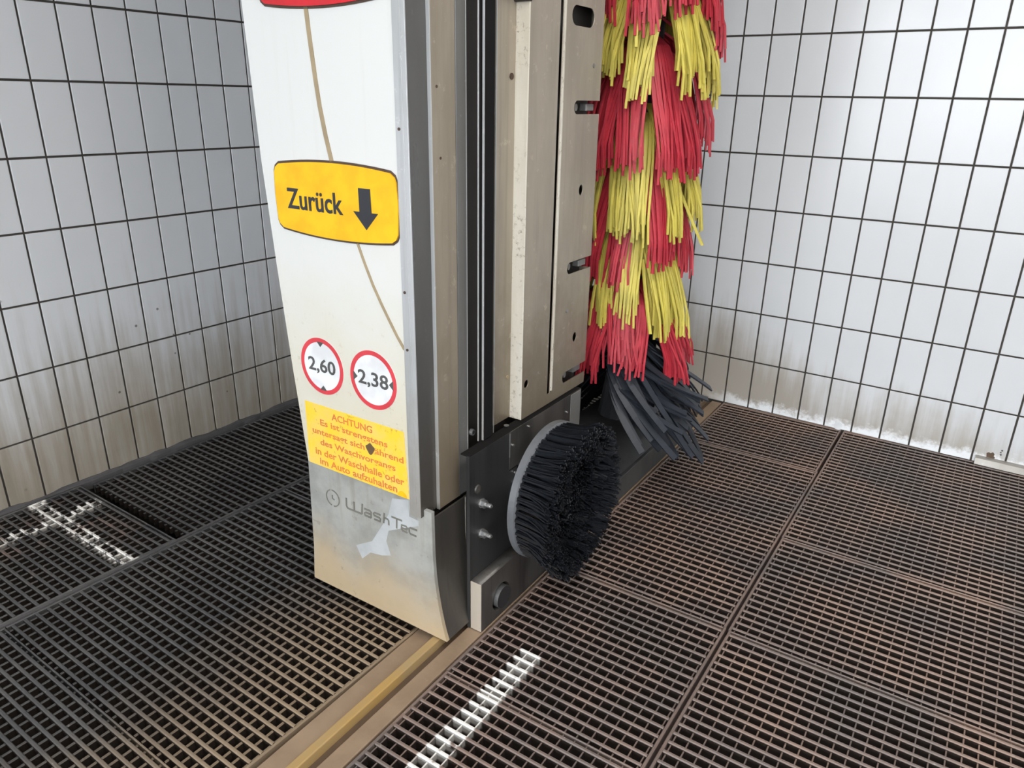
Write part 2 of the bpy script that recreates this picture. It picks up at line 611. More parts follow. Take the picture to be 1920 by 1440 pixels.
def tile_wall(wall, axis, mat, first, i0, i1, rows_obj, rows_all, i_all):
    me = tile_mesh(axis)
    me.materials.append(M[mat])
    rest = bmesh.new()
    for i in range(i_all[0], i_all[1]):
        for j in range(rows_all):
            a = first + (i + 0.5) * TW
            z = (j + 0.5) * THT + Z_OFF
            if axis == 'x':
                if a + TW / 2 > YB + 0.02 or a < Y_OPEN:
                    continue
            elif a - TW / 2 < XL - 0.02 or a > X_R:
                continue
            if i0 <= i < i1 and j < rows_obj:
                o = bpy.data.objects.new('tile', me)
                COL.objects.link(o)
                o.parent = wall
                o.location = (XL, a, z) if axis == 'x' else (a, YB, z)
                t1, t2 = random.gauss(0, 0.0028), random.gauss(0, 0.0022)
                o.rotation_euler = (0, t2, t1) if axis == 'x' else (t2, 0, t1)
            else:
                w, h = (TW - GAP) / 2, (THT - GAP) / 2
                if axis == 'x':
                    bm_box(rest, XL, XL + TPROUD, a - w, a + w, z - h, z + h)
                else:
                    bm_box(rest, a - w, a + w, YB - TPROUD, YB, z - h, z + h)
    o = obj('tile_field', rest, mat, wall)
    o['kind'] = 'stuff'


tile_wall(wl, 'x', 'tile_left', 1.30216, -13, 18, 8, 14, (-58, 19))
tile_wall(wb, 'y', 'tile_back', -1.21526, -14, 17, 8, 14, (-14, 44))

# grey sealant fillet at the foot of the left wall
b = bmesh.new()
ny = 140
prev = None
for i in range(ny + 1):
    y = -0.6 + (YB + 0.6) * i / ny
    k = noise.noise((y * 9, 0.3, 0)) * 0.5 + noise.noise((y * 33, 2.3, 0)) * 0.5
    w = 0.020 + 0.010 * k
    hgt = 0.012 + 0.010 * noise.noise((y * 13, 7.7, 0)) + 0.006 * k
    cs = [b.verts.new(p) for p in ((XL, y, hgt), (XL + TPROUD + 0.004, y, hgt), (XL + 0.5 * w, y, hgt * 0.55),
                                   (XL + w, y, 0.003), (XL + w, y, -0.03), (XL, y, -0.03))]
    if prev:
        for j in range(6):
            b.faces.new((prev[j], prev[(j + 1) % 6], cs[(j + 1) % 6], cs[j]))
    prev = cs
structure(obj('trim_1', b, 'sealant'))

# ------------------------------------------------------------------ floor gratings
PITCH = 0.0333


def bar_section(w, top, bot):
    c = w * 0.3
    return [(-w / 2 * 0.8, bot), (w / 2 * 0.8, bot), (w / 2, top - c), (w / 2 - c * 0.8, top), (-w / 2 + c * 0.8, top), (-w / 2, top - c)]


def shade_sides(me, mat):
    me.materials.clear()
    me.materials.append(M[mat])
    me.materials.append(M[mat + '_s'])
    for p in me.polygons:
        p.material_index = 0 if p.normal.z > 0.25 else 1  # upward faces keep the base colour, the others get the painted shade
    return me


def bm_bar(b, length, sec, along, off=(0, 0)):
    """bar centred on origin; along 'x' or 'y'"""
    def P(t, s):
        return (t + off[0], s[0] + off[1], s[1]) if along == 'x' else (s[0] + off[0], t + off[1], s[1])
    A = [b.verts.new(P(-length / 2, s)) for s in sec]
    B = [b.verts.new(P(length / 2, s)) for s in sec]
    n = len(sec)
    b.faces.new(A)
    b.faces.new(B[::-1])
    for i in range(n):
        b.faces.new((A[i], A[(i + 1) % n], B[(i + 1) % n], B[i]))


S_BEAR = bar_section(0.0100, 0.0, -0.036)
S_CROSS = bar_section(0.0040, -0.0055, -0.032)
S_CROSS_L = bar_section(0.0078, -0.0085, -0.034)
_barcache = {}


def bar_mesh(length, kind, along, mat):
    key = (round(length, 4), kind, along, mat)
    if key not in _barcache:
        b = bmesh.new()
        bm_bar(b, length, {'bear': S_BEAR, 'cross': S_CROSS, 'crossl': S_CROSS_L}[kind], along)
        bmesh.ops.recalc_face_normals(b, faces=b.faces)
        me = bpy.data.meshes.new('bar')
        b.to_mesh(me)
        b.free()
        shade_sides(me, mat)
        _barcache[key] = me
    return _barcache[key]


def grating(loc, rz, W, D, mat, label, single=True, dz=0.0, edges=True, crosskind='cross', group='floor gratings'):
    """panel W across (x) by D along (y), loc = lower left corner at floor level"""
    g = empty('floor_grating', (loc[0], loc[1], dz), rz, label, 'grating', group)
    nb = int(round(D / PITCH))
    nc = int(round(W / PITCH))
    pb, pc = D / nb, W / nc
    e = 0.0045
    # frame flats on the two long sides
    for x in (e, W - e):
        o = obj('edge_bar', bm_edge(D, 'y'), mat, g, (x, D / 2, 0))
    ys = [pb * (k + 0.5) for k in range(nb)]
    xs = [pc * (k + 0.5) for k in range(nc)]
    for y in (D - 0.0025,):
        obj('end_bar', bm_edge(W - 0.018, 'x', 0.0042), mat, g, (W / 2, y, 0))
    if single:
        mb = bar_mesh(W - 0.018, 'bear', 'x', mat)
        mc = bar_mesh(D - 0.004, crosskind, 'y', mat)
        for y in ys:
            o = bpy.data.objects.new('bearing_bar', mb)
            COL.objects.link(o)
            o.parent = g
            o.location = (W / 2, y, random.gauss(0, 0.0004))
        for x in xs:
            o = bpy.data.objects.new('cross_bar', mc)
            COL.objects.link(o)
            o.parent = g
            o.location = (x, D / 2, 0)
    else:
        b = bmesh.new()
        for y in ys:
            bm_bar(b, W - 0.018, S_BEAR, 'x', (W / 2, y))
        o = obj('bearing_bars', b, mat, g)
        shade_sides(o.data, mat)
        o['kind'] = 'stuff'
        b = bmesh.new()
        for x in xs:
            bm_bar(b, D - 0.004, {'cross': S_CROSS, 'crossl': S_CROSS_L}[crosskind], 'y', (x, D / 2))
        o = obj('cross_bars', b, mat, g)
        shade_sides(o.data, mat)
        o['kind'] = 'stuff'
    return g


def bm_edge(length, along, w=0.008):
    b = bmesh.new()
    bm_bar(b, length, bar_section(w, 0.001, -0.037), along)
    return b


# right of the rail (rotated with the rail); local x0 is the u of the panel's left edge
def gr_right(u0, y0, W, D, label, single):
    v0 = y0 - OY
    p = wor(u0, v0)
    grating((p[0], p[1]), 0.018, W, D, 'grat_right', label, single)


SEAM_U = 0.692
W1 = SEAM_U - 0.004 - 0.104
W2 = 1.2
gr_right(0.104, 0.006, W1, 0.610, 'brown floor grating beside the rail at the very front', False)
gr_right(0.104, 0.620, W1, 0.610, 'brown floor grating with a broken white paint stripe beside the bare rail', True)
gr_right(0.104, 1.232, W1, 0.610, 'brown floor grating beside the steel block with the end of the white stripe', True)
gr_right(0.104, 1.844, W1, 1.210, 'long brown floor grating beside the black wheel brush', True)
gr_right(0.104, 3.058, W1, 0.523, 'short brown floor grating between rail and back wall tiles', False)
gr_right(SEAM_U + 0.004, 0.62, W2, 0.610, 'floor grating across the seam nearest the viewer', False)
gr_right(SEAM_U + 0.004, 1.232, W2, 0.602, 'dark brown floor grating in the lower right corner', True)
gr_right(SEAM_U + 0.004, 1.836, W2, 0.608, 'reddish brown floor grating right of the seam, second from the back wall', True)
gr_right(SEAM_U + 0.004, 2.446, W2, 1.13, 'wide greyish brown floor grating against the back wall', False)
for y0, D, lb in ((0.62, 1.21, 'floor grating farther out in the wash lane, outside the picture'), (1.836, 1.74, 'floor grating farther out in the wash lane, reaching the back wall')):
    gr_right(SEAM_U + 0.004 + W2 + 0.006, y0, 1.2, D, lb, False)


def gr_left(x0, y0, W, D, label, single, dz=0.0):
    grating((x0, y0), 0.0, W, D, 'grat_left', label, single, dz, True, 'crossl')


gr_left(-2.198, -0.41, 0.985, 1.025, 'black floor grating left of the rail in the front left corner', True)
gr_left(-2.198, 0.618, 0.985, 1.02, 'dark floor grating left of the rail, running under the grey skirt', True)
gr_left(-2.198, 1.645, 0.965, 0.955, 'dark floor grating behind the white column', False)
gr_left(-2.198, 2.605, 0.945, 0.975, 'dark floor grating in the back corner behind the column', False)
gr_left(-2.858, 0.17, 0.648, 1.0, 'floor grating with worn white paint lines along the left wall', True, 0.004)
gr_left(-2.858, 1.215, 0.648, 1.12, 'black floor grating along the left wall behind the painted one', True, -0.010)
gr_left(-2.858, 2.34, 0.648, 1.24, 'black floor grating along the left wall toward the back corner', False, -0.010)

# seam strips between the grating rows and bearers below them
for nm, x0, x1 in (('trim_2', -2.2085, -2.1995),):
    structure(box(nm, x0, x1, -0.41, YB, -0.04, 0.0045, 'sealant', bev=0.001))
for k, x in enumerate((-2.205, -1.235, -0.45, 0.76)):
    structure(box('trim_%d' % (3 + k), x - 0.03, x + 0.03, -0.6, YB, -0.12, -0.052, 'pit', bev=0))
structure(box('trim_7', XL, XL + 0.04, -0.6, YB, -0.12, -0.052, 'pit', bev=0))

# ------------------------------------------------------------------ running rail
rail = empty('guide_rail', wor(0, -1.95), TH, 'brown steel floor rail with an ochre running bar, leading under the machine', 'rail')
RL = 1.95 + 2.27
box('base_plate', -0.064, 0.1003, 0, RL, -0.06, -0.012, 'rail_plate', rail)
box('left_flange', -0.064, 0.0035, 0, RL, -0.0121, 0.001, 'rail_plate', rail)
box('right_flange', 0.050, 0.1003, 0, RL, -0.0121, 0.001, 'rail_plate', rail, 0.0025)
box('running_bar', 0.0035, 0.028, 0, RL, -0.0121, 0.019, 'rail_bar', rail, 0.003)
box('groove_bed', 0.028, 0.050, 0, RL, -0.0121, -0.009, 'rail_groove', rail, 0)

# ------------------------------------------------------------------ the wash machine column
mach = empty('car_wash_column', wor(0, 0), TH,
             'white and steel car wash column with yellow sign standing on the floor rail', 'car wash')
TOP = 2.62


def m_box(name, u0, u1, v0, v1, z0, z1, mat, bev=0.0015, parent=None):
    return box(name, u0, u1, v0, v1, z0, z1, mat, parent or mach, bev)


# white front cover
VF = -0.012
left = [(TOP, -0.560), (1.679, -0.533), (1.308, -0.519), (1.031, -0.4985), (0.743, -0.474), (0.458, -0.4445)]
pts = [(-0.050, 0.456), (-0.050, TOP)] + [(u, z) for z, u in left]
cover = prism('front_cover', pts, VF, 0.19, 'v', 'cover', mach, 0.006)
# thin dark shadow gap under the cover is a recessed body
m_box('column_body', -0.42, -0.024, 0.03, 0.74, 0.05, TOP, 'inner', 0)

# skirt below
sk = [(-0.4805, 0.0245), (0.0564, 0.0245), (0.0480, 0.050), (0.0402, 0.080), (0.0300, 0.130), (0.0217, 0.181),
      (0.0158, 0.232), (0.0125, 0.30), (0.0118, 0.4305), (-0.024, 0.4305), (-0.024, 0.452), (-0.459, 0.452),
      (-0.463, 0.33), (-0.469, 0.15)]
skirt = prism('skirt', sk, 0.0, 0.012, 'v', 'skirt', mach, 0.002)
# side of the skirt, flaring at the bottom like the front
prof = [(0.0560, 0.0245), (0.0476, 0.050), (0.0398, 0.080), (0.0296, 0.130), (0.0213, 0.181), (0.0154, 0.232),
        (0.0121, 0.30), (0.0114, 0.409)]
b = bmesh.new()
bm_prism(b, prof + [(u - 0.006, z) for u, z in prof[::-1]], 0.011, 0.150, 'v')
obj('skirt_side', b, 'skirt_side', mach)
b = bmesh.new()
prof2 = [(u - 0.001, z) for u, z in prof if z > 0.1]
prof2 = [(prof2[0][0] + 0.004, 0.06)] + prof2
bm_prism(b, prof2 + [(u - 0.006, z) for u, z in prof2[::-1]], 0.152, 0.196, 'v')
obj('skirt_flange', b, 'skirt_side', mach)
m_box('skirt_flange_edge', 0.0105, 0.0135, 0.1495, 0.1525, 0.06, 0.409, 'alu', 0)

# embossed mark on the skirt
b = bmesh.new()
LET = [
    [(-.3085, .3715), (-.3095, .346), (-.3065, .3395), (-.300, .338), (-.2815, .338)],
    [(-.2775, .3685), (-.2785, .338)],
    [(-.2785, .338), (-.2495, .3385)],
    [(-.2445, .3725), (-.2485, .3385)],
    [(-.237, .3600), (-.2150, .3600), (-.2115, .3565), (-.2125, .338)],
    [(-.2125, .349), (-.2320, .349), (-.2375, .3455), (-.2365, .338), (-.2125, .338)],
    [(-.1755, .3600), (-.1985, .3600), (-.2015, .3570), (-.2000, .3500), (-.1790, .3495), (-.1765, .3460), (-.1775, .338), (-.2000, .338)],
    [(-.1600, .3715), (-.1640, .338)],
    [(-.1620, .3565), (-.1485, .3565), (-.1440, .3530), (-.1445, .338)],
    [(-.1330, .3700), (-.0940, .3700)],
    [(-.1130, .3700), (-.1150, .338)],
    [(-.0770, .338), (-.0930, .338), (-.0970, .3420), (-.0960, .3560), (-.0790, .3575), (-.0765, .3530), (-.0775, .3470), (-.0950, .3470)],
    [(-.0405, .3580), (-.0650, .3580), (-.0695, .3540), (-.0685, .3410), (-.0640, .338), (-.0440, .338)],
]
for s in LET:
    bm_stroke(b, s, 0.0052, -0.0016, 0.001)
bm_stroke(b, arc(-0.3655, 0.352, 0.0265, math.radians(110), math.radians(255), 12), 0.0035, -0.0014, 0.001)
bm_stroke(b, arc(-0.3655, 0.352, 0.0265, math.radians(-85), math.radians(95), 14), 0.0035, -0.0014, 0.001)
bm_stroke(b, [(-0.3665, 0.362), (-0.3675, 0.351), (-0.3590, 0.3475)], 0.0035, -0.0014, 0.001)
obj('embossed_lettering', b, 'emboss', skirt)
res = [(-0.1272, 0.4300), (-0.067, 0.4440), (-0.0673, 0.3929), (-0.034, 0.3904), (-0.0347, 0.3736), (-0.085, 0.350), (-0.147, 0.3185),
       (-0.1579, 0.2796), (-0.1431, 0.2373), (-0.178, 0.2240), (-0.2234, 0.2165), (-0.2592, 0.1817), (-0.2805, 0.2208), (-0.2145, 0.2585),
       (-0.1691, 0.3304), (-0.1438, 0.3735)]
prism('film_residue', res, -0.0005, 0.0005, 'v', 'residue', skirt)

# brown joint line of the cover
b = bmesh.new()
bm_stroke(b, [(-0.330, 2.10), (-0.322, 1.86), (-0.311, 1.6685), (-0.3065, 1.61), (-0.3013, 1.5575), (-0.2952, 1.50), (-0.2876, 1.4417), (-0.2755, 1.38), (-0.2602, 1.318)], 0.0125, VF - 0.002, VF + 0.002)
bm_stroke(b, [(-0.190, 1.130), (-0.1685, 1.08), (-0.1453, 1.0308), (-0.1220, 0.99), (-0.0973, 0.9501), (-0.0740, 0.914), (-0.0505, 0.8821)], 0.0075, VF - 0.002, VF + 0.002)
obj('cover_joint', b, 'seamline', cover)


def plaque_outline(u0, u1, z0, z1, bulge, side, r):
    pts = []
    n = 14
    zt, zb = z1 - bulge, z0 + bulge
    um, h = (u0 + u1) / 2, (u1 - u0) / 2

    def top(u):
        return zt + bulge * (1 - ((u - um) / h) ** 2)

    def bot(u):
        return zb - bulge * (1 - ((u - um) / h) ** 2)
    for i in range(n + 1):
        u = u0 + r + (u1 - u0 - 2 * r) * i / n
        pts.append((u, top(u)))
    pts += [(u1 - r * 0.3, top(u1) - r * 0.35), (u1, top(u1) - r)]
    pts += [(u1 + side, (zt + zb) / 2), (u1, bot(u1) + r)]
    pts += [(u1 - r * 0.3, bot(u1) + r * 0.35)]
    for i in range(n + 1):
        u = u1 - r - (u1 - u0 - 2 * r) * i / n
        pts.append((u, bot(u)))
    pts += [(u0 + r * 0.3, bot(u0) + r * 0.35), (u0, bot(u0) + r), (u0 - side, (zt + zb) / 2), (u0, top(u0) - r), (u0 + r * 0.3, top(u0) - r * 0.35)]
    return pts


def plaque(name, u0, u1, z0, z1, mat, label):
    s = prism(name, plaque_outline(u0, u1, z0, z1, 0.014, 0.003, 0.018), VF - 0.006, VF + 0.004, 'v', mat, mach, 0.0025)
    e = 0.0055
    prism('recess_rim', plaque_outline(u0 - e, u1 + e * 0.4, z0 - e, z1 + e, 0.014, 0.003, 0.02), VF - 0.002, VF + 0.003, 'v', 'sign_edge', s)
    s['label'] = label
    return s


zs = plaque('back_up_sign', -0.4665, -0.0535, 1.132, 1.315, 'yellow', 'yellow plaque with a word and a black down arrow')
text_part('lettering', 'Zurück', 'ink', zs, -0.4250, -0.2270, 1.1940, 1.2460, VF - 0.006, 0.016)
ar = [(-0.1720, 1.2635), (-0.1340, 1.2635), (-0.1325, 1.2080), (-0.1120, 1.2080), (-0.1515, 1.1665), (-0.1920, 1.2080), (-0.1715, 1.2080)]
prism('arrow', ar, VF - 0.0072, VF - 0.006, 'v', 'ink', zs)
plaque('stop_sign', -0.462, -0.060, 1.655, 1.838, 'red', 'red plaque cut off by the top of the picture')


def limit_sign(uc, zc, R, txt, vertical, label):
    s = prism('limit_sign', arc(uc, zc, R, 0, 2 * PI * 63 / 64, 63), VF - 0.0012, VF + 0.001, 'v', 'sign_white', mach)
    s['label'] = label
    curve_plate('red_ring', arc(uc, zc, R, 0, 2 * PI * 63 / 64, 63), [arc(uc, zc, R * 0.845, 0, 2 * PI * 63 / 64, 63)], 0.0006,
                'ring_red', s, lambda x, y, w: (x, VF - 0.0012 - w, y))
    q = R * 0.90
    t = 0.017
    for sg in (1, -1):
        if vertical:
            tri = [(uc - t * 0.75, zc + sg * q * 0.955), (uc + t * 0.75, zc + sg * q * 0.955), (uc, zc + sg * (q - t))]
        else:
            tri = [(uc + sg * q * 0.955, zc - t * 0.8), (uc + sg * q * 0.955, zc + t * 0.8), (uc + sg * (q - t * 1.05), zc)]
        prism('marker', tri, VF - 0.0022, VF - 0.0011, 'v', 'ink_grey', s)
    w = 0.0520 if vertical else 0.0530
    text_part('numerals', txt, 'ink_grey', s, uc - w, uc + w, zc - 0.0235, zc + 0.0225, VF - 0.0012, 0.014)
    return s


limit_sign(-0.3520, 0.7740, 0.0815, '2,60', True, 'round red-rimmed height limit sign reading 2,60')
limit_sign(-0.1625, 0.7755, 0.0815, '2,38', False, 'round red-rimmed width limit sign reading 2,38')

stk = prism('warning_sticker', [(-0.4345, 0.6540), (-0.0640, 0.6530), (-0.0535, 0.4570), (-0.4370, 0.4575)], VF - 0.0012, VF + 0.001, 'v', 'sticker', mach)
stk['label'] = 'worn yellow warning sticker with faded red German text'
rows = [('ACHTUNG', -0.330, -0.176, 0.6190, 0.6400), ('Es ist strengstens', -0.378, -0.123, 0.5850, 0.6100),
        ('untersagt sich während', -0.412, -0.068, 0.5540, 0.5790), ('des Waschvorgangs', -0.384, -0.098, 0.5220, 0.5470),
        ('in der Waschhalle oder', -0.407, -0.068, 0.4930, 0.5150), ('im Auto aufzuhalten', -0.392, -0.095, 0.4640, 0.4860)]
for t, a, c, z0, z1 in rows:
    text_part('lettering', t, 'sticker_ink', stk, a, c, z0, z1, VF - 0.0012, 0.02, 0.0004)
prism('burnt_spot', [(-0.187 + 0.0155 * math.cos(a) * (1 + 0.18 * math.sin(3 * a)), 0.570 + 0.0155 * math.sin(a) * (1 + 0.18 * math.cos(4 * a))) for a in [2 * PI * i / 20 for i in range(20)]],
      VF - 0.0020, VF - 0.0010, 'v', 'stain', stk)
prism('lifted_corner', arc(-0.0775, 0.4575, 0.0165, 0, PI, 10), VF - 0.0028, VF - 0.0005, 'v', 'yellow', stk)

# aluminium edge profile and dark side channel
m_box('edge_profile', -0.0505, -0.0140, VF - 0.003, VF + 0.001, 0.411, TOP, 'alu', 0.0012)
m_box('profile_lip', -0.0290, -0.0265, VF - 0.0045, 0.0, 0.411, TOP, 'alu', 0.0005)
m_box('side_channel', -0.0500, -0.0145, VF + 0.0012, 0.070, 0.411, TOP, 'channel_shaded', 0.001)
m_box('side_panel', -0.060, -0.0040, 0.056, 0.1455, 0.409, TOP, 'tan', 0.0025)
m_box('panel_front_edge', -0.0143, -0.0036, 0.0545, 0.0562, 0.409, TOP, 'alu', 0.0004)  # pale strip paints the light caught by the panel's front step
m_box('panel_seam', -0.030, -0.0034, 0.1456, 0.1474, 0.409, TOP, 'zinc', 0.0003)
m_box('flange_rear_edge', -0.030, -0.0042, 0.1860, 0.1885, 0.409, TOP, 'alu', 0.0003)
m_box('side_flange', -0.060, -0.0052, 0.1475, 0.188, 0.409, TOP, 'greystrip', 0.002)
for v, z in ((-0.0405, 1.029), (-0.0385, 0.884), (-0.0395, 1.40)):
    cyl('rivet', (v, VF - 0.005, z), 'v', 0.0035, 0.004, 'sign_edge', mach, 10)
for v, z in ((0.085, 1.335), (0.075, 1.49)):
    cyl('rivet', (-0.0045, v, z), 'u', 0.0035, 0.0015, 'sign_edge', mach, 10)
b = bm_cyl(bmesh.new(), (-0.005, 0.2005, 0.590), 'u', 0.009, 0.010, 12)
obj('tube_end', b, 'zinc', mach)
cyl('tube_bore', (0.0045, 0.2005, 0.590), 'u', 0.005, 0.001, 'ink', mach, 10)

# dark slot with the two guide strips
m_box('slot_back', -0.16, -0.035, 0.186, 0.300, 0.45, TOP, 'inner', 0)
for ua, ub, va in ((0.0228, 0.0266, 0.1945), (0.0288, 0.0348, 0.2060)):
    g = m_box('guide_strip', ua, ub, va + 0.002, 0.2500, 0.571, TOP, 'matte_black', 0.0005)
    m_box('strip_edge', ua, ub, va, va + 0.0021, 0.571, TOP, 'alu', 0.0005, g)

# folded guide sheet with slots
m_box('inner_flange', -0.030, 0.0050, 0.3000, 0.3900, 0.573, TOP, 'tan2', 0.0012)
m_box('inner_flange_edge', 0.0035, 0.0060, 0.2985, 0.3008, 0.552, TOP, 'alu', 0.0005)
M['worn'] = mat_worn_lit()
m_box('front_fold', -0.005, 0.0452, 0.3845, 0.3885, 0.571, TOP, 'worn', 0.0015)


def slot_pts(v0, v1, z0, z1):
    r = (z1 - z0) / 2
    zc = (z0 + z1) / 2
    return arc(v1 - r, zc, r, -PI / 2, PI / 2, 8) + arc(v0 + r, zc, r, PI / 2, 3 * PI / 2, 8)


VR = 0.7860
outer = [(0.3875, 0.571), (VR - 0.004, 0.571)]
for zc in (0.6275, 0.9850, 1.4470):       # notches open to the rear edge
    r = 0.0185
    outer += [(VR - 0.004 if zc < 0.7 else VR, zc - r)]
    outer += [(0.630 + r, zc - r)] + arc(0.630 + r, zc, r, -PI / 2, -3 * PI / 2, 8)[1:] + [(VR, zc + r)]
outer += [(VR, TOP), (0.3875, TOP)]
holes = [slot_pts(0.597, 0.727, 1.655, 1.705), arc(0.411, 0.679, 0.0125, 0, 2 * PI * 19 / 20, 19),
         slot_pts(0.687, 0.714, 0.7345, 0.768), slot_pts(0.682, 0.708, 1.197, 1.232),
         [(0.5350, 0.604), (0.5520, 0.604), (0.5520, TOP - 0.02), (0.5350, TOP - 0.02)]]
sheet = curve_plate('guide_sheet', outer, holes, 0.004, 'tan2', mach, lambda x, y, w: (0.0412 + w, x, y))
m_box('slit_lip', 0.0405, 0.0500, 0.5525, 0.5600, 0.612, TOP, 'worn', 0.001)
m_box('sheet_back_fold', -0.02, 0.0412, VR - 0.004, VR, 0.6475, 0.965, 'tan2', 0.001)
m_box('sheet_back_fold', -0.02, 0.0412, VR - 0.004, VR, 1.005, 1.427, 'tan2', 0.001)
m_box('sheet_back_fold', -0.02, 0.0412, VR - 0.004, VR, 1.467, TOP, 'tan2', 0.001)
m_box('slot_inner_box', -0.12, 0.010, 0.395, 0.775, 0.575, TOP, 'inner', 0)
for v, z in ((0.668, 0.6275), (0.665, 0.985), (0.665, 1.447)):
    cyl('guide_roller', (0.010, v, z), 'u', 0.010, 0.022, 'greystrip', mach, 12)
    m_box('roller_bracket', 0.010, 0.0330, 0.725, 0.772, z - 0.010, z + 0.010, 'greystrip', 0.002)
for v, z in ((0.640, 0.8520), (0.735, 1.560)):
    cyl('rivet', (0.0450, v, z), 'u', 0.0055, 0.003, 'zinc', mach, 12)
cyl('rivet', (0.0050, 0.368, 0.706), 'u', 0.006, 0.003, 'seamline', mach, 10)
cyl('rivet', (0.0050, 0.366, 1.52), 'u', 0.008, 0.003, 'sign_edge', mach, 10)

m_box('clamp', 0.0, 0.048, 0.372, 0.392, 1.690, 1.740, 'inner', 0.003)
# lower black housing
PU = 0.060
pl = prism('bracket_plate', [(0.106, 0.004), (0.345, 0.004), (0.345, 0.44), (0.303, 0.44), (0.303, 0.566), (0.106, 0.566)], PU - 0.010, PU, 'u', 'black_steel', mach, 0.002)
upper = [(0.302, 0.445), (0.350, 0.445), (0.350, 0.440), (0.690, 0.440), (0.690, 0.10), (0.735, 0.10), (0.735, 0.566), (0.302, 0.566)]
prism('scuffed_panel', upper, PU - 0.006, PU + 0.0015, 'u', 'black_steel2', mach, 0.001)
m_box('housing_top', 0.026, PU - 0.001, 0.112, 0.735, 0.5620, 0.5670, 'matte_black', 0.001)
m_box('corner_post', PU - 0.03, PU + 0.003, 0.664, 0.733, 0.12, 0.564, 'greystrip', 0.002)
m_box('housing_back', -0.14, -0.10, 0.20, 0.735, 0.05, 0.5625, 'ink', 0)
m_box('panel_edge', PU, PU + 0.0035, 0.3015, 0.3035, 0.485, 0.563, 'zinc', 0)


def bolt(v, z, u=PU):
    t = obj('bolt', bm_cyl(bmesh.new(), (u, v, z), 'u', 0.0150, 0.003, 20), 'bright', mach)
    obj('nut', bm_cyl(bmesh.new(), (u + 0.003, v, z), 'u', 0.0128, 0.012, 6), 'zinc', t)
    b = bm_cyl(bmesh.new(), (u + 0.015, v, z), 'u', 0.0070, 0.016, 12)
    bm_cyl(b, (u + 0.031, v, z), 'u', 0.0052, 0.004, 12)
    obj('stud', b, 'bright', t)


bolt(0.163, 0.3995)
bolt(0.163, 0.3010)
cyl('plug', (PU, 0.1425, 0.4535), 'u', 0.0135, 0.004, 'black_steel2', mach, 18, 0.012)
for v, z, r in ((0.318, 0.520, 0.004), (0.405, 0.548, 0.003), (0.640, 0.512, 0.0035), (0.330, 0.425, 0.004), (0.332, 0.392, 0.005), (0.332, 0.345, 0.005), (0.330, 0.300, 0.004)):
    cyl('screw', (PU + 0.0015, v, z), 'u', r, 0.004, 'bright', mach, 10)
cyl('screw', (0.03, 0.33, 0.5695), 'z', 0.008, 0.002, 'zinc', mach, 10)

# steel block and chassis beam on the rail
blk = curve_plate('wheel_block', [(0.110, 0.003), (0.62, 0.003), (0.62, 0.105), (0.45, 0.105), (0.39, 0.170), (0.110, 0.170)],
                  [arc(0.212, 0.068, 0.046, 0, 2 * PI * 31 / 32, 31)], 0.038, 'black_steel2', mach, lambda x, y, w: (PU + 0.0005 + w, x, y))
m_box('block_end', PU + 0.0008, PU + 0.0380, 0.1075, 0.1102, 0.004, 0.169, 'block_face', 0.001, blk)
cyl('axle', (PU + 0.004, 0.214, 0.068), 'u', 0.036, 0.044, 'zinc', blk, 28)
cyl('axle_end', (PU + 0.0475, 0.214, 0.068), 'u', 0.0355, 0.001, 'black_steel', blk, 28)  # black disc paints the shaded end face of the axle
cyl('axle_recess', (PU - 0.003, 0.212, 0.068), 'u', 0.042, 0.004, 'ink', blk, 24)
m_box('chassis_beam', PU - 0.02, 0.0985, 0.62, 1.70, 0.003, 0.102, 'beam', 0.003)
# sloping hood between housing and beam, below the side brush
hood = [(-0.16, 0.27), (-0.08, 0.27), (0.085, 0.104), (0.085, 0.095), (-0.16, 0.095)]
prism('sloping_hood', hood, 0.74, 1.66, 'v', 'black_steel', mach, 0.003)

# ------------------------------------------------------------------ wheel brush
WBC = (0.385, 0.372)
wbr = empty('wheel_brush', wor(0.06, WBC[0], WBC[1]), TH, 'round black wheel-washing brush with a grey disc on the lower housing', 'brush')
R0 = 0.212
b = bmesh.new()
ring_prof = [(0.0, 0.060), (0.075, 0.060), (0.075, R0 - 0.010), (0.080, R0), (0.100, R0), (0.104, R0 - 0.006), (0.104, 0.0)]
segs = 72
vr = []
for i in range(segs):
    a = 2 * PI * i / segs
    vr.append([b.verts.new((x, r * math.cos(a), r * math.sin(a))) for x, r in ring_prof])
for i in range(segs):
    A, B = vr[i], vr[(i + 1) % segs]
    for j in range(len(ring_prof) - 1):
        try:
            b.faces.new((A[j], B[j], B[j + 1], A[j + 1]))
        except ValueError:
            pass
bmesh.ops.remove_doubles(b, verts=b.verts, dist=1e-5)
disc = obj('disc', b, 'disc', wbr)
for k in range(6):
    a = k * PI / 3 + 0.9
    cyl('disc_bolt', (0.066, 0.17 * math.cos(a), 0.17 * math.sin(a)), 'u', 0.010, 0.010, 'bright', disc, 10)
b = bmesh.new()
rnd = random.Random(3)
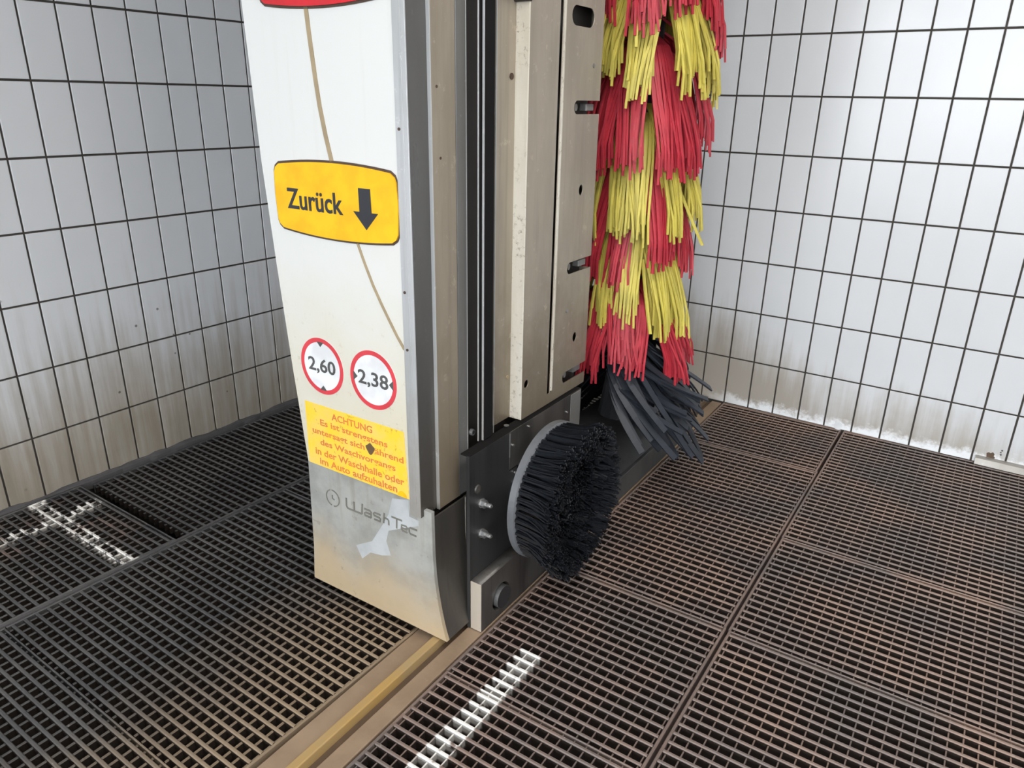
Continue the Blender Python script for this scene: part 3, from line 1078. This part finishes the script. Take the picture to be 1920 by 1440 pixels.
for r, n, per in ((0.203, 62, 14), (0.188, 56, 14), (0.168, 50, 13), (0.148, 44, 13), (0.128, 38, 12), (0.106, 30, 12), (0.084, 22, 12), (0.060, 15, 12), (0.034, 9, 12)):
    for i in range(n):
        a0 = 2 * PI * (i + 0.5 * (n % 2) + rnd.uniform(-0.15, 0.15)) / n
        tl = rnd.uniform(-0.006, 0.006)
        dy, dz = rnd.uniform(-0.008, 0.008), rnd.uniform(-0.008, 0.008)
        for k in range(per):
            rr = r + rnd.uniform(-0.005, 0.005)
            aa = a0 + rnd.uniform(-0.006, 0.006) / r
            fr = (r - 0.125) / 0.08
            # pile highest on a ring, hollow in the middle and a notch across it
            L = 0.122 + tl + rnd.uniform(-0.010, 0.008) - 0.062 * min(1.0, max(0.0, (0.172 - r) / 0.060)) - 0.012 * max(0.0, (r - 0.18) / 0.025)
            notch = abs(math.sin(aa - 0.55))
            L -= 0.022 * max(0.0, 1 - notch / 0.16)
            flare = 0.020 * fr
            y0, z0 = rr * math.cos(aa), rr * math.sin(aa)
            ra, za = math.cos(aa), math.sin(aa)
            jy, jz = rnd.gauss(0, 0.006) + dy, rnd.gauss(0, 0.006) + dz
            p = []
            for s in (0.0, 0.4, 0.75, 1.0):
                p.append((0.103 + L * s, y0 + (ra * flare + jy) * s * s, z0 + (za * flare + jz - 0.006) * s * s))
            bm_tube(b, p, 0.0028, 3, taper=1.0)
br = obj('bristles', b, 'b_black', wbr)
br['kind'] = 'stuff'
cyl('hub', (-0.08, 0, 0), 'u', 0.06, 0.15, 'ink', wbr, 24)

# ------------------------------------------------------------------ side brush
SBU, SBV = 0.0, 1.2
sbr = empty('side_brush', wor(SBU, SBV, 0.0), TH, 'tall hanging roller brush of red and yellow strands with slate strips at its foot', 'brush')
cyl('shaft', (0, 0, 0.46), 'z', 0.055, 2.2, 'ink', sbr, 20)
cyl('foot_bearing', (0, 0, 0.30), 'z', 0.085, 0.18, 'ink', sbr, 20, 0.06)


def brush_R(z):
    if z > 1.45:
        return 0.236 + 0.01 * (z - 1.45)
    return 0.196 + (z - 0.75) / 0.7 * 0.040 if z > 0.75 else 0.196 + (0.75 - z) * 0.22


rnd = random.Random(21)


def tuft(phi, ztip, L, color, R, swirl, n_across=9, layers=4, width=0.088):
    b = bmesh.new()
    z0 = ztip + L
    sway = rnd.uniform(-0.20, 0.22)
    for l in range(layers):
        for k in range(n_across):
            s = (k + 0.5) / n_across - 0.5 + rnd.uniform(-0.05, 0.05)
            ph = phi + s * width / 0.10
            Ls = L * rnd.uniform(0.90, 1.03) - l * 0.02
            Rt = R - l * 0.012 + rnd.uniform(-0.006, 0.006)
            ex = rnd.gauss(0, 0.012)
            bend = rnd.gauss(0, 0.065)
            pts = []
            for i in range(8):
                t = i / 7
                r = 0.045 + (Rt - 0.045) * min(1.0, (t * 1.12)) ** 0.62 + ex * t * t
                # strands fan from the shaft, then gather into a lock
                a = phi + (ph - phi) * (1.0 - 0.64 * min(1.0, t * 1.2)) + (swirl + sway) * t + bend * t * t
                z = z0 - Ls * (0.18 * t + 0.82 * t ** 1.35)
                pts.append((r * math.cos(a), r * math.sin(a), z))
            bm_tube(b, pts, 0.0036, 4, flat=(0.0082, 0.0056), taper=0.9)
    o = obj('bristle_tuft', b, color, sbr)
    return o


tips = [(2.32, 0), (2.10, 1), (1.86, 0), (1.65, 1), (1.47, 0), (1.24, 1), (1.04, 0), (0.875, 1), (0.675, 0), (0.525, 1)]
for ri, (zt, c) in enumerate(tips):
    n = 11
    for k in range(n):
        phi = 2 * PI * (k + 0.5 * (ri % 2)) / n + rnd.uniform(-0.07, 0.07)
        rise = 0.025 * math.sin(phi * 2 + ri * 1.3)
        z = zt + rise + rnd.uniform(-0.045, 0.045)
        col = 'b_yellow' if (c == 0) != (rnd.random() < 0.05) else 'b_red'
        L = rnd.uniform(0.38, 0.46)
        if ri == len(tips) - 1:
            z = max(z, 0.49)
            L *= 0.8
        tuft(phi, z, L, col, brush_R(z) + rnd.uniform(-0.012, 0.014), rnd.uniform(-0.08, 0.20))
for phi, z in ((-1.75, 0.50), (-2.05, 0.515), (-2.45, 0.50), (-0.15, 0.53)):
    tuft(phi, z, 0.36, 'b_red', brush_R(z) - 0.004, 0.05)
# a few strands sticking out
for phi, z, L, col, R in ((-0.10, 1.00, 0.20, 'b_yellow', 0.262), (-0.9, 0.70, 0.25, 'b_yellow', 0.235), (-1.4, 1.62, 0.3, 'b_yellow', 0.26)):
    b = bmesh.new()
    for q in range(2):
        pts = [((0.16 + (R - 0.16) * t + q * 0.004) * math.cos(phi + 0.12 * t), (0.16 + (R - 0.16) * t) * math.sin(phi + 0.12 * t), z + L * (1 - t)) for t in (0, .25, .5, .75, 1)]
        bm_tube(b, pts, 0.0036, 4, flat=(0.0082, 0.0056))
    obj('loose_strand', b, col, sbr)
# slate strips at the foot, swept round by the spin
for k in range(124):
    phi = math.radians(-96 + 240 * (k + rnd.random()) / 124)
    z0 = rnd.uniform(0.47, 0.645)
    reach = rnd.uniform(0.27, 0.355)
    ze = rnd.uniform(0.15, 0.45)
    ze = min(ze, z0 - 0.10)
    sw = rnd.uniform(0.75, 1.35)
    af = math.degrees(phi + 0.85 * sw)
    ze = max(ze, 0.15 + 0.12 * min(1.0, max(0.0, (5 - af) / 40)))
    ze = min(ze, z0 - 0.08)
    pts = []
    for i in range(9):
        t = i / 8
        r = 0.105 + (reach - 0.105) * t ** 0.9
        a = phi + sw * (t - 0.15 * t * t)
        z = z0 - (z0 - ze) * (0.62 * t + 0.38 * t ** 1.6)
        pts.append((r * math.cos(a), r * math.sin(a), z))
    b = bmesh.new()
    bm_tube(b, pts, 0.01, 4, flat=(rnd.uniform(0.020, 0.029), 0.006), taper=0.95)
    obj('foam_strip', b, 'b_strip', sbr)

# ------------------------------------------------------------------ small things at the foot of the back wall
p = bmesh.new()
prof = [(0.0, 0.001), (-0.034, 0.001), (-0.036, 0.004), (-0.030, 0.030), (-0.024, 0.034), (0.0, 0.034)]
bm_prism(p, [(YB - TPROUD + a, z) for a, z in prof], 0.052, 0.95, 'u')
o = obj('metal_strip', p, 'alu')
tag(o, 'pale metal edge strip lying along the foot of the right tiled wall', 'strip')
prism('tile_chip', [(0.092, 0.030), (0.088, 0.052), (0.096, 0.058), (0.103, 0.055), (0.110, 0.062), (0.118, 0.055), (0.117, 0.043), (0.124, 0.038), (0.116, 0.031)],
      YB - TPROUD - 0.0008, YB - TPROUD + 0.001, 'v', 'rail_groove', wb)
for x, z, r in ((0.140, 0.058, 0.004), (0.138, 0.068, 0.0035), (0.141, 0.078, 0.004)):
    cyl('drill_hole', (x, YB - TPROUD - 0.0008, z), 'v', r, 0.001, 'ink_grey', wb, 10)
cyl('lime_blob', (-0.523, YB - TPROUD - 0.004, 0.016), 'v', 0.020, 0.005, 'lime', wb, 14)
